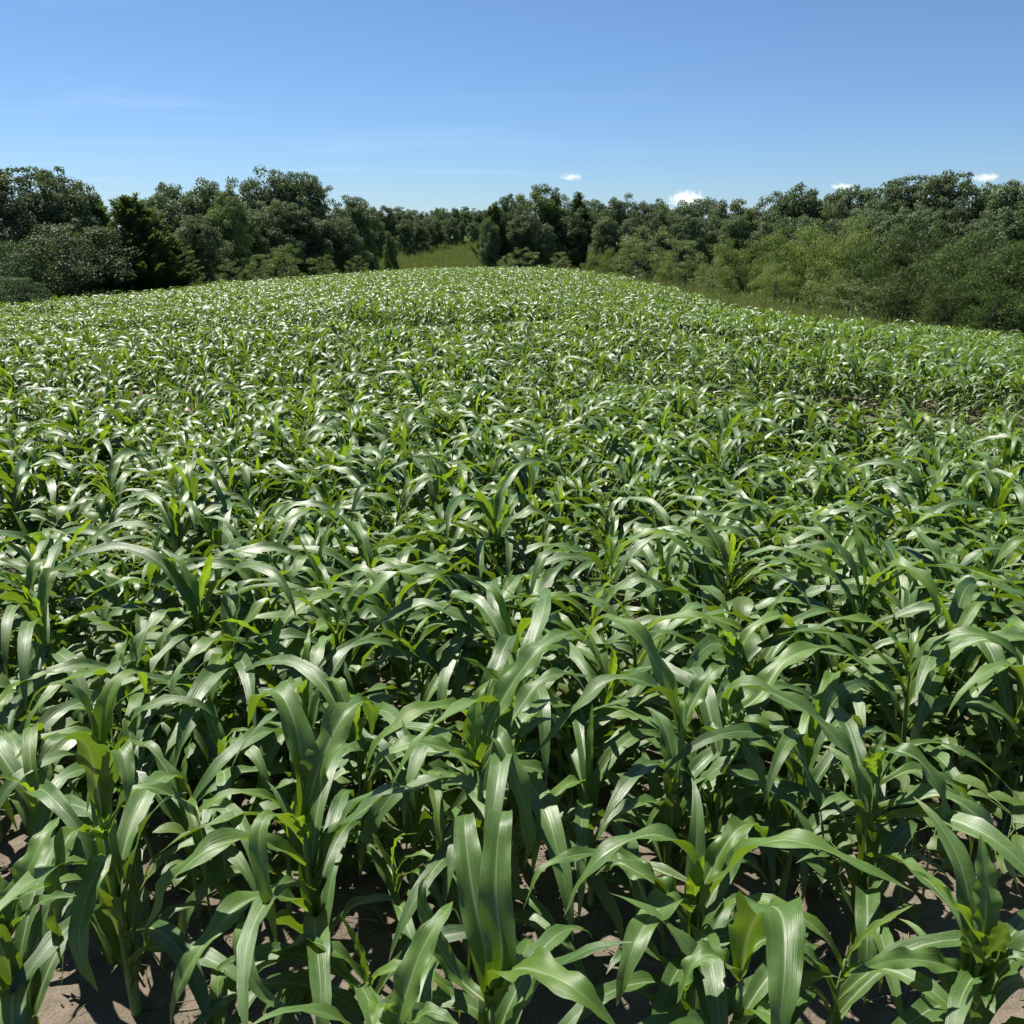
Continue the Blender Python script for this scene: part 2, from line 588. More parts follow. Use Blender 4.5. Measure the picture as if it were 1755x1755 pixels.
# ------------------------------------------------------------------ hero plants of the front rows
# each: whorl pixel, distance, leaves = (points (px, py, dY), width, young, roll)
HERO = [
    dict(at=(10, 1600), Y=1.77, hs=.60, label='corn plant cut by the left picture edge, glowing yellow-green sheath over bare soil', leaves=[
        ([(12, 1600, 0), (30, 1540, .02), (55, 1475, .06), (82, 1425, .13), (102, 1400, .2)], .078, .3, 0),
        ([(16, 1615, 0), (50, 1560, -.02), (90, 1538, -.06), (132, 1535, -.1)], .04, .2, .4),
        ([(8, 1600, 0), (-20, 1520, .02), (-70, 1480, .04), (-130, 1520, .04)], .08, .1, 0),
        ([(10, 1610, 0), (5, 1560, .0), (0, 1500, .05)], .05, .9, 0)]),
    dict(at=(178, 1420), Y=2.06, hs=.72, label='tall corn plant second from left in front, upright fan of leaves over hanging blades', leaves=[
        ([(176, 1400, 0), (166, 1290, .02), (142, 1205, .06), (105, 1172, .04), (66, 1186, .0), (45, 1225, -.02)], .055, .3, .2),
        ([(178, 1410, 0), (164, 1340, -.03), (150, 1280, -.08), (118, 1262, -.16), (84, 1276, -.22), (66, 1310, -.25)], .092, .2, 0),
        ([(184, 1400, 0), (190, 1310, .0), (206, 1285, -.05), (218, 1330, -.12), (216, 1380, -.16)], .08, .2, 0),
        ([(180, 1400, 0), (172, 1260, .05), (196, 1172, .12), (236, 1152, .2), (252, 1190, .3)], .055, .8, 0),
        ([(166, 1440, 0), (128, 1425, -.1), (104, 1475, -.18), (94, 1560, -.22), (104, 1650, -.2)], .056, .4, 0),
        ([(190, 1470, 0), (174, 1478, -.1), (142, 1560, -.22), (138, 1635, -.28), (168, 1700, -.3)], .066, .2, 0),
        ([(180, 1440, 0), (215, 1370, .02), (262, 1350, .06), (330, 1392, .08), (350, 1450, .08)], .05, .3, 0),
        ([(172, 1430, 0), (160, 1420, -.05), (150, 1428, -.1)], .05, 1, 0)]),
    dict(at=(520, 1420), Y=2.07, hs=.74, label='large front corn plant left of centre with two broad leaves raised in a V', leaves=[
        ([(525, 1420, 0), (543, 1330, .02), (578, 1245, .07), (615, 1205, .15), (634, 1215, .24), (636, 1262, .3)], .104, .3, 0),
        ([(522, 1410, 0), (518, 1310, .03), (500, 1225, .09), (472, 1184, .17), (440, 1200, .26), (425, 1245, .3)], .085, .3, 0),
        ([(515, 1490, 0), (470, 1452, -.05), (420, 1438, -.1), (345, 1464, -.17), (280, 1530, -.2), (254, 1605, -.2), (286, 1668, -.18)], .076, .15, 0),
        ([(520, 1455, 0), (488, 1408, -.06), (456, 1400, -.13), (444, 1455, -.2), (464, 1560, -.25), (476, 1625, -.26)], .055, .4, 0),
        ([(525, 1570, 0), (470, 1535, -.1), (400, 1560, -.2), (335, 1640, -.32), (302, 1700, -.36), (292, 1765, -.37)], .076, .1, 0),
        ([(530, 1620, 0), (470, 1575, -.12), (422, 1590, -.25), (424, 1660, -.34), (462, 1712, -.38), (516, 1738, -.4)], .066, .1, 0),
        ([(530, 1560, 0), (560, 1460, .04), (615, 1395, .08), (700, 1350, .1), (790, 1335, .14), (830, 1360, .18)], .092, 0, -.3),
        ([(520, 1440, 0), (512, 1405, -.04), (492, 1398, -.07)], .055, 1, 0)]),
    dict(at=(842, 1720), Y=1.53, hs=.60, label='corn plant at the bottom centre with two long flat leaves standing side by side', leaves=[
        ([(842, 1725, 0), (832, 1640, .02), (812, 1540, .08), (800, 1455, .16), (797, 1405, .24), (800, 1396, .36)], .080, .15, 0),
        ([(846, 1725, 0), (860, 1640, -.01), (850, 1540, .03), (852, 1455, .10), (860, 1400, .17), (868, 1390, .30)], .084, .25, 0),
        ([(848, 1715, 0), (880, 1664, -.05), (930, 1668, -.12), (990, 1698, -.18), (1060, 1765, -.22)], .098, .4, 0),
        ([(842, 1725, 0), (790, 1680, .06), (740, 1600, .1), (722, 1530, .14), (740, 1490, .2)], .05, .2, 0),
        ([(848, 1725, 0), (862, 1700, -.04), (872, 1672, -.06)], .05, 1, 0)]),
    dict(at=(672, 1790), Y=1.42, hs=.55, label='corn plant at the bottom edge left of centre, one narrow leaf slanting up right', leaves=[
        ([(680, 1790, 0), (694, 1710, .03), (722, 1630, .08), (756, 1572, .14), (776, 1545, .2)], .072, .3, 0),
        ([(672, 1790, 0), (660, 1735, .02), (648, 1722, .0), (640, 1760, -.06)], .06, .6, 0),
        ([(676, 1800, 0), (730, 1735, -.02), (790, 1760, -.06)], .05, .2, 0)]),
    dict(at=(1195, 1520), Y=1.89, hs=.68, label='front corn plant right of centre with bright sheath and long leaf reaching right', leaves=[
        ([(1185, 1580, 0), (1225, 1525, -.04), (1280, 1462, -.1), (1350, 1440, -.15), (1450, 1472, -.2), (1565, 1528, -.24)], .088, .3, -.15),
        ([(1200, 1545, 0), (1222, 1485, .05), (1262, 1424, .1), (1298, 1414, .18), (1312, 1450, .25)], .066, .6, 0),
        ([(1195, 1520, 0), (1182, 1468, 0), (1130, 1432, -.02), (1070, 1445, -.06), (1010, 1490, -.1), (966, 1572, -.12)], .07, .2, .2),
        ([(1180, 1520, 0), (1080, 1475, .1), (1000, 1464, .06), (930, 1490, 0), (896, 1560, -.04)], .05, .2, 0),
        ([(1190, 1570, 0), (1150, 1545, -.1), (1108, 1582, -.2), (1080, 1640, -.28), (1056, 1725, -.3)], .08, .1, 0),
        ([(1200, 1555, 0), (1193, 1505, -.03), (1206, 1466, -.04)], .055, 1, 0),
        ([(1190, 1570, 0), (1130, 1520, .0), (1060, 1480, .06), (1020, 1500, .1)], .075, .3, 0)]),
    dict(at=(1690, 1610), Y=1.75, hs=.62, label='corn plant at right over open soil with a dark cup of leaves on top', leaves=[
        ([(1690, 1650, 0), (1662, 1590, -.02), (1620, 1530, -.05), (1560, 1488, -.08)], .055, .8, 0),
        ([(1690, 1650, 0), (1690, 1560, .03), (1685, 1475, .08), (1680, 1430, .12)], .075, .2, 0),
        ([(1685, 1690, 0), (1620, 1655, -.05), (1540, 1645, -.1), (1455, 1668, -.15)], .066, .1, -.3),
        ([(1695, 1660, 0), (1712, 1610, -.05), (1718, 1580, -.07)], .075, .2, 0),
        ([(1690, 1660, 0), (1665, 1625, -.06), (1650, 1590, -.08)], .075, .2, 0),
        ([(1695, 1690, 0), (1740, 1640, -.04), (1790, 1690, -.08), (1810, 1790, -.1)], .06, .2, 0)]),
    dict(at=(1270, 1680), Y=1.60, hs=.56, label='corn plant at the bottom right with one wide folded leaf hanging toward the camera', leaves=[
        ([(1270, 1680, 0), (1284, 1600, -.02), (1312, 1556, -.08), (1340, 1570, -.16), (1345, 1650, -.26), (1338, 1735, -.32), (1330, 1830, -.36)], .108, .15, .1),
        ([(1268, 1680, 0), (1280, 1640, .02), (1320, 1610, .08), (1400, 1650, .1), (1440, 1745, .1)], .06, .1, 0),
        ([(1268, 1690, 0), (1230, 1640, 0), (1190, 1650, -.02), (1160, 1720, -.04)], .06, .1, 0)]),
    dict(at=(822, 1320), Y=2.3, hs=.74, label='corn plant behind the centre pair of flat leaves, pale leaf slanting up right', leaves=[
        ([(822, 1320, 0), (838, 1250, .03), (875, 1178, .08), (925, 1112, .15), (968, 1085, .25), (1000, 1100, .33)], .086, .2, 0),
        ([(825, 1310, 0), (848, 1264, -.06), (885, 1335, -.16), (906, 1430, -.21), (898, 1490, -.22)], .072, .1, 0),
        ([(815, 1320, 0), (772, 1288, -.05), (705, 1274, -.1), (655, 1298, -.12), (630, 1340, -.12)], .068, .2, 0),
        ([(818, 1320, 0), (814, 1240, .05), (822, 1190, .1), (838, 1166, .16)], .06, .8, 0),
        ([(830, 1330, 0), (880, 1230, .1), (940, 1160, .2), (1020, 1160, .3)], .07, .1, 0)]),
    dict(at=(1505, 1330), Y=2.25, hs=.70, label='corn plant on the right with a bright round leaf base and leaves drooping right', leaves=[
        ([(1505, 1320, 0), (1530, 1288, -.05), (1580, 1308, -.1), (1615, 1370, -.16), (1632, 1455, -.2)], .064, .2, 0),
        ([(1505, 1340, 0), (1498, 1300, .02), (1518, 1252, .06)], .05, .3, 0),
        ([(1500, 1335, 0), (1494, 1305, -.03), (1520, 1288, -.06)], .06, 1, 0),
        ([(1510, 1350, 0), (1550, 1286, 0), (1620, 1276, 0), (1700, 1322, -.03), (1765, 1392, -.05)], .03, .3, 0),
        ([(1510, 1390, 0), (1620, 1368, -.1), (1700, 1430, -.15), (1755, 1550, -.2)], .084, 0, 0),
        ([(1505, 1350, 0), (1570, 1320, .05), (1650, 1360, .06), (1740, 1470, .06)], .05, .1, 0)]),
    dict(at=(1245, 1245), Y=2.5, hs=.76, label='corn plant right of centre with two long narrow leaves sweeping down to the right', leaves=[
        ([(1248, 1230, 0), (1258, 1178, -.02), (1330, 1192, -.09), (1420, 1252, -.17), (1480, 1345, -.25), (1496, 1445, -.28)], .078, .1, 0),
        ([(1250, 1250, 0), (1300, 1240, -.05), (1365, 1292, -.12), (1402, 1380, -.2), (1412, 1450, -.2)], .062, .2, 0),
        ([(1245, 1260, 0), (1210, 1252, -.06), (1260, 1262, -.12), (1300, 1320, -.18), (1320, 1390, -.2)], .06, .2, 0),
        ([(1248, 1230, 0), (1300, 1195, .06), (1350, 1130, .14), (1420, 1110, .22), (1470, 1130, .3)], .085, .2, 0),
        ([(1248, 1240, 0), (1275, 1235, -.02), (1300, 1250, -.04)], .05, 1, 0)]),
    dict(at=(1165, 1270), Y=2.45, hs=.74, label='corn plant just right of centre with pale leaf arching left, thin one hanging down', leaves=[
        ([(1168, 1270, 0), (1150, 1205, -.03), (1100, 1168, -.05), (1050, 1165, -.06), (1000, 1200, -.1), (910, 1300, -.14)], .07, .15, 0),
        ([(1166, 1260, 0), (1172, 1200, -.03), (1168, 1280, -.1), (1150, 1372, -.12)], .028, .3, .5),
        ([(1168, 1260, 0), (1190, 1200, .05), (1225, 1150, .1), (1250, 1140, .18)], .07, .2, 0),
        ([(1170, 1265, 0), (1130, 1150, .04), (1080, 1075, .1), (1030, 1060, .2), (1000, 1100, .3)], .075, .4, 0)]),
]
hero_xy = []
individuals = []
GRP = 'young corn plants growing in the field'
for h in HERO:
    w = at(h['at'][0], h['at'][1], h['Y'])
    base = Vector((w.x, w.y, gz(w.x, w.y)))
    base.x += rng.uniform(-.02, .02)
    root = bpy.data.objects.new('corn_plant', None)
    COL.objects.link(root)
    root.location = base
    root.empty_display_size = .1
    tag(root, h['label'], 'corn plant', GRP)
    r = random.Random(int(h['at'][0]) + 3)
    st = MB()
    tp = w - base
    zs = [0, .15, .35, .6, .85, 1]
    tube(st, [Vector((tp.x * q * q, tp.y * q * q, tp.z * q - .03 * (q == 0))) for q in zs],
         [.0165, .0175, .016, .0135, .011, .006], 10)
    obj('stalk', st.mesh('stalk', [M_STALK]), root)
    for P, W, yg, roll in h['leaves']:
        pts = [at(px, py, h['Y'] + dy) - base for px, py, dy in P]
        # leave the stalk at the stalk's own axis
        q = min(1, max(0, pts[0].z / tp.z))
        pts[0] = Vector((tp.x * q * q, tp.y * q * q, pts[0].z))
        lf = path_leaf(r, pts, W, 28, 9, yg, roll, ruffle=r.uniform(.25, .5), tear=.12 if W > .09 else 0)
        obj('leaf', lf.mesh('leaf', [M_LEAF]), root)
    # lower blades in the shade of the plant
    az = r.uniform(0, 6.28)
    for i in range(8):
        az += math.pi + r.uniform(-.7, .7)
        z = tp.z * (.16 + .085 * i)
        lf = arch_leaf(r, z, az, r.uniform(.42, .72), r.uniform(.055, .08), R(r.uniform(42, 66)), R(r.uniform(105, 150)), 16, 5,
                       0, 1.3, r.uniform(-.5, .5), r.uniform(-.6, .6), .25)
        q = z / tp.z
        lf.v = [(x + tp.x * q * q, y + tp.y * q * q, zz) for x, y, zz in lf.v]
        obj('leaf', lf.mesh('leaf', [M_LEAF]), root)
    for i in range(5):
        az += 2.2 + r.uniform(-.5, .5)
        z = tp.z * (.08 + .13 * i)
        lf = arch_leaf(r, z, az, r.uniform(.42, .62), r.uniform(.06, .085), R(r.uniform(74, 84)), R(r.uniform(70, 135)), 18, 7,
                       0, 2.4, r.uniform(-.4, .4), r.uniform(-.5, .5), .3)
        q = z / tp.z
        lf.v = [(x + tp.x * q * q, y + tp.y * q * q, zz) for x, y, zz in lf.v]
        obj('leaf', lf.mesh('leaf', [M_LEAF]), root)
    hero_xy.append((base.x, base.y))

# ------------------------------------------------------------------ the rest of the crop
LOW = [(-6.4, 13.0, 3.2, .9, .6), (-3.6, 15.3, 2.8, .85, .6), (1.6, 16.5, 2.2, .8, .5), (5.5, 13, 2, .6, .4), (-3.6, 5.6, .9, .5, .5), (-8.5, 16.5, 4, .8, .4),
       (3.4, 8.6, 1.2, .5, .4), (-2.6, 3.35, .5, .3, .5), (-.4, 3.1, .35, .25, .45), (.3, 4.6, .8, .3, .4), (6, 20, 4, .9, .35), (-3, 24, 5, 1.2, .35)]


def gap_scale(x, y):
    """patches of shorter, later plants, which read as dark dips across the field"""
    g = math.sin(y * .55 + .25 * math.sin(x * .35) + 1.0) * .5 + math.sin(x * .23 + y * .31 + 2.0) * .5
    s = 1.0
    for bx, by, rx, ry, k in LOW:
        q = ((x - bx) / rx) ** 2 + ((y - by - .06 * (x - bx)) / ry) ** 2
        if q < 1:
            s -= k * min(1, (1 - q) * 2.5)
    if 5 < y < 40:
        s -= .42 * min(1, max(0, g - .38) / .3)
    return s


spots = []
dx, dy = .315, .335
j = 0
y = 1.75
while y < 78:
    half = min(34, y * .80 + 1.6)
    x = -half + (j % 2) * dx * .5
    while x < half:
        X = x + rng.uniform(-.11, .11)
        Yy = y + rng.uniform(-.11, .11) + .10 * math.sin(x * .9 + j)
        x += dx
        if Yy > 1.3 and in_poly(X, Yy, FIELD):
            if min(math.hypot(X - a, Yy - b) for a, b in hero_xy) < (.25 if Yy < 3.2 else 0):
                continue
            # a weedy gap on the right and a darker low strip further out
            if 1.15 < X < 2.1 and 2.55 < Yy < 3.15 and rng.random() < .75:
                continue
            if math.hypot(X - .12, Yy - 2.25) < .26 or (X > 1.0 and Yy < 2.6):
                continue
            if Yy < 2.42 and (rng.random() < .2 or X > .95 or X < -1.1 or Yy < 1.7):
                continue
            if rng.random() < .10 or (gap_scale(X, Yy) < .68 and rng.random() < .6):
                continue
            spots.append((X, Yy, j))
    y += dy
    j += 1


scored = []
for X, Yy, jj in spots:
    z = gz(X, Yy)
    px, py = project(X, Yy, z + .8)
    if -40 < px < 1795 and py < 1795:
        scored.append((math.hypot(X, Yy), X, Yy, jj, z))
scored.sort()
solo = scored[:288]
solo_set = {(s[1], s[2]) for s in solo}

NV = 14
variants = [corn_parts(100 + i, 15, 5) for i in range(NV)]
part_meshes = [(st.mesh('stalk', [M_STALK]), [l.mesh('leaf', [M_LEAF]) for l in lv]) for st, lv in variants]
whole_meshes = [joined(st, lv, 'corn_plant') for st, lv in variants]
ORD = ['', 'first', 'second', 'third', 'fourth', 'fifth', 'sixth', 'seventh', 'eighth', 'ninth', 'tenth', 'eleventh', 'twelfth',
       'thirteenth', 'fourteenth', 'fifteenth', 'sixteenth', 'seventeenth', 'eighteenth', 'nineteenth', 'twentieth']
rows = {}
for i, s in enumerate(solo):
    rows.setdefault(s[3], []).append((s[1], i))
lab = {}
for k, jj in enumerate(sorted(rows)[:3]):
    for q, (X, i) in enumerate(sorted(rows[jj])):
        wq = ORD[q + 1] if q + 1 < len(ORD) else None
        if wq:
            lab[i] = ('corn plant in the %s row behind the large front plants, %s from the left' % (ORD[k + 1], wq))
for i, (d, X, Yy, jj, z) in enumerate(solo):
    v = rng.randrange(NV)
    if i < 130:
        root = bpy.data.objects.new('corn_plant', None)
        COL.objects.link(root)
        root.empty_display_size = .1
        obj('stalk', part_meshes[v][0], root)
        for lm in part_meshes[v][1]:
            obj('leaf', lm, root)
    else:
        root = obj('corn_plant', whole_meshes[v])
    s = rng.uniform(.76, 1.10) * gap_scale(X, Yy) * (.70 if Yy < 2.3 else 1)
    root.location = (X, Yy, z - .02)
    root.rotation_euler = (rng.gauss(0, .06), rng.gauss(.03, .06), rng.uniform(0, 6.28))
    root.scale = (s, s, s * rng.uniform(.94, 1.06))
    tag(root, lab.get(i, 'leafy green corn plant in the dense middle of the field, behind the near rows'), 'corn plant', GRP)


# ------------------------------------------------------------------ scattering of what nobody could count
def scatter(name, protos, pts, rots, scl, idx, label, cat):
    pc = bpy.data.collections.new(name + '_kinds')
    for m in protos:
        pc.objects.link(bpy.data.objects.new(m.name, m))
    me = bpy.data.meshes.new(name)
    me.vertices.add(len(pts))
    me.vertices.foreach_set('co', np.array(pts, np.float32).ravel())
    a = me.attributes.new('rot', 'FLOAT_VECTOR', 'POINT')
    a.data.foreach_set('vector', np.array(rots, np.float32).ravel())
    a = me.attributes.new('scl', 'FLOAT_VECTOR', 'POINT')
    a.data.foreach_set('vector', np.array(scl, np.float32).ravel())
    a = me.attributes.new('idx', 'INT', 'POINT')
    a.data.foreach_set('value', np.array(idx, np.int32))
    o = obj(name, me)
    ng = bpy.data.node_groups.new(name, 'GeometryNodeTree')
    ng.interface.new_socket('Geometry', in_out='INPUT', socket_type='NodeSocketGeometry')
    ng.interface.new_socket('Geometry', in_out='OUTPUT', socket_type='NodeSocketGeometry')
    gi, go = ng.nodes.new('NodeGroupInput'), ng.nodes.new('NodeGroupOutput')
    ci = ng.nodes.new('GeometryNodeCollectionInfo')
    ci.inputs['Collection'].default_value = pc
    ci.inputs['Separate Children'].default_value = True
    ci.inputs['Reset Children'].default_value = True
    ip = ng.nodes.new('GeometryNodeInstanceOnPoints')
    ip.inputs['Pick Instance'].default_value = True
    L = ng.links.new

    def na(nm, t):
        q = ng.nodes.new('GeometryNodeInputNamedAttribute')
        q.data_type = t
        q.inputs['Name'].default_value = nm
        return q.outputs['Attribute']
    L(gi.outputs[0], ip.inputs['Points'])
    L(ci.outputs[0], ip.inputs['Instance'])
    L(na('idx', 'INT'), ip.inputs['Instance Index'])
    L(na('rot', 'FLOAT_VECTOR'), ip.inputs['Rotation'])
    L(na('scl', 'FLOAT_VECTOR'), ip.inputs['Scale'])
    L(ip.outputs[0], go.inputs[0])
    md = o.modifiers.new('scatter', 'NODES')
    md.node_group = ng
    tag(o, label, cat, kind='stuff')
    return o


lod = []
for i in range(12):
    st, lv = corn_parts(300 + i, 9, 3, True)
    lod.append(joined(st, lv, 'corn_kind'))
mid = whole_meshes
P, Rr, S, Ix = [], [], [], []
for X, Yy, jj in spots:
    if (X, Yy) in solo_set:
        continue
    s = rng.uniform(.70, 1.14) * gap_scale(X, Yy)
    P.append((X, Yy, gz(X, Yy) - .02))
    Rr.append((rng.gauss(0, .06), rng.gauss(.03, .06), rng.uniform(0, 6.28)))
    S.append((s, s, s * rng.uniform(.94, 1.06)))
    Ix.append(rng.randrange(NV) if Yy < 14 else NV + rng.randrange(12))
names = []
allk = []
for i, m in enumerate(list(mid) + lod):
    m.name = 'corn_kind_%02d' % i
    allk.append(m)
scatter('corn_crop', allk, P, Rr, S, Ix, 'dense green corn crop stretching from the middle of the field to its far crest', 'corn crop')
print('corn', len(spots), 'solo', len(solo), 'far reach', solo[-1][0])


# ------------------------------------------------------------------ low broad-leaved weeds between the corn
def broad_plant(seed):
    r = random.Random(seed)
    lv, st = MB(), MB()
    H = r.uniform(.22, .42)
    tube(st, [(0, 0, 0), (.01, 0, H * .5), (.015, .01, H)], [.005, .004, .002], 5)
    az = 0
    for i in range(r.randint(12, 18)):
        q = r.uniform(.15, 1)
        az += 2.4
        L = r.uniform(.07, .12)
        z = H * q
        d = Vector((math.cos(az), math.sin(az), 0))
        e = R(r.uniform(10, 55))
        stem = Vector((.01, 0, z)) + (d * math.cos(e) + Vector((0, 0, math.sin(e)))) * r.uniform(.03, .10)
        tube(st, [(.01, 0, z), stem], [.002, .0012], 4)
        pts, sides = [], []
        h = Vector((-d.y, d.x, 0))
        for k in range(6):
            s = k / 5
            ee = e - R(70) * s
            pts.append(stem.copy())
            sides.append(-h)
            stem = stem + (d * math.cos(ee) + Vector((0, 0, math.sin(ee)))) * L / 5
        lf = ribbon(pts, sides, L * .58, 5, .25, .2, .1, r.random(), (r.random(), .2, 0),
                    prof=lambda s: max(.05, math.sin(math.pi * min(1, .06 + s * .94)) ** .75))
        lv.merge(lf)
    k = len(lv.f)
    lv.merge(st)
    return lv.mesh('broadleaf_plant', [M_BROAD, M_BSTEM], True, k)


bk = [broad_plant(40 + i) for i in range(4)]
pick = []
tries = 0
while len(pick) < 28 and tries < 4000:
    tries += 1
    if len(pick) < 15:
        X, Yy = rng.uniform(1.1, 2.2), rng.uniform(2.45, 3.3)
    else:
        X, Yy = rng.uniform(-1.5, 1.3), rng.uniform(2.3, 3.2)
    if all(math.hypot(X - a, Yy - b) > .12 for a, b in pick) and all(math.hypot(X - a, Yy - b) > .09 for a, b in hero_xy):
        pick.append((X, Yy))
for i, (X, Yy) in enumerate(pick):
    o = obj('broadleaf_plant', bk[i % 4])
    o.location = (X, Yy, gz(X, Yy) - .01)
    o.rotation_euler.z = rng.uniform(0, 6.28)
    s = rng.uniform(.8, 1.25)
    o.scale = (s, s, s)
    if i < 15:
        tag(o, 'low oval-leaved weed in the gap between corn plants at the right', 'weed', 'weeds in the gap at the right')
    else:
        tag(o, 'low oval-leaved weed in the shade under the front corn plants', 'weed', 'weeds under the front corn')
P, Rr, S, Ix = [], [], [], []
for i in range(900):
    Yy = rng.uniform(3.1, 12)
    X = rng.uniform(-1, 1) * Yy * .68
    P.append((X, Yy, gz(X, Yy) - .01))
    Rr.append((0, 0, rng.uniform(0, 6.28)))
    s = rng.uniform(.8, 1.7)
    S.append((s, s, s))
    Ix.append(rng.randrange(4))
scatter('ground_cover', bk, P, Rr, S, Ix, 'low oval-leaved weeds growing between the corn stalks further back', 'ground cover')

# straw bits and clods on the soil
V, F, Lf = [], [], []
for i in range(900):
    X, Yy = rng.uniform(-1.9, 1.9), rng.uniform(1.2, 3.4)
    a = rng.uniform(0, 6.28)
    L, w = rng.uniform(.015, .09) * rng.random() ** .5, rng.uniform(.0012, .004)
    z = gz(X, Yy) + .012 + rng.uniform(0, .012)
    d = np.array([math.cos(a), math.sin(a), rng.uniform(-.15, .15)]) * L
    s = np.array([-math.sin(a), math.cos(a), .2]) * w
    c = np.array([X, Yy, z])
    up = np.array([0, 0, w * 1.2])
    o = len(V)
    V += [c - d - s, c + d - s, c + d + s, c - d + s, c - d + up, c + d + up]
    F += [(o, o + 1, o + 5, o + 4), (o + 3, o + 4, o + 5, o + 2), (o, o + 3, o + 2, o + 1)]
    q = rng.random()
    Lf += [(q, q, 0)] * 6
me = mesh_np('straw_litter', np.array(V), np.array(F), np.array(Lf), M_STRAW)
tag(obj('straw_litter', me), 'bits of dry straw strewn on the bare soil under the corn', 'straw', kind='stuff')


# crumbs of dry soil
V, F = [], []
for i in range(2600):
    X, Yy = rng.uniform(-2.1, 2.1), rng.uniform(1.2, 3.3)
    rr = .003 + .016 * rng.random() ** 3.5
    z = gz(X, Yy) + .004
    o = len(V)
    for a, b, c in ((1, 0, 0), (-1, 0, 0), (0, 1, 0), (0, -1, 0), (0, 0, .8), (0, 0, -.8), (.62, .62, .4), (-.62, .62, .4), (-.62, -.62, .4), (.62, -.62, .4)):
        k = rr * rng.uniform(.75, 1.25)
        V.append((X + a * k, Yy + b * k, z + c * k))
    for t in ((4, 0, 6), (4, 6, 2), (4, 2, 7), (4, 7, 1), (4, 1, 8), (4, 8, 3), (4, 3, 9), (4, 9, 0),
              (0, 5, 2), (0, 2, 6), (2, 5, 1), (2, 1, 7), (1, 5, 3), (1, 3, 8), (3, 5, 0), (3, 0, 9)):
        F.append((o + t[0], o + t[1], o + t[2]))
me = mesh_np('soil_crumbs', np.array(V), np.array(F), np.zeros((len(V), 3)), M_GROUND)
tag(obj('soil_crumbs', me), 'small crumbs and clods of dry brown soil under the front corn', 'soil', kind='stuff')


# ------------------------------------------------------------------ trees
def cards(C, D, Nn, Ln, Wd, lf, name, mat):
    """leaf faces: centres C, long axes D, normals Nn, lengths and widths"""
    D = D / np.linalg.norm(D, axis=1, keepdims=True)
    S = np.cross(D, Nn)
    S /= np.linalg.norm(S, axis=1, keepdims=True) + 1e-9
    Up = np.cross(S, D)
    Ln, Wd = Ln[:, None], Wd[:, None]
    a = C - D * Ln * .5
    b = C + S * Wd * .5 + Up * Wd * .12
    c = C + D * Ln * .5
    d = C - S * Wd * .5 + Up * Wd * .12
    V = np.stack([a, b, c, d], 1).reshape(-1, 3)
    n = len(C)
    F = np.arange(4 * n).reshape(n, 4)
    L = np.repeat(lf, 4, axis=0)
    return mesh_np(name, V, F, L, mat, False)


def top_of(me):
    a = np.zeros(len(me.vertices) * 3, np.float32)
    me.vertices.foreach_get('co', a)
    return float(np.percentile(a[2::3], 99.7))


def unit(n):
    v = nrng.normal(size=(n, 3))
    return v / np.linalg.norm(v, axis=1, keepdims=True)


def limbs(mb, start, ends, r0):
    for e in ends:
        s = Vector(start)
        e = Vector(e)
        m = s.lerp(e, .5) + Vector((rng.uniform(-.3, .3), rng.uniform(-.3, .3), rng.uniform(.0, .4))) * r0 * 10
        tube(mb, [s, m, e], [r0, r0 * .6, r0 * .2], 5)


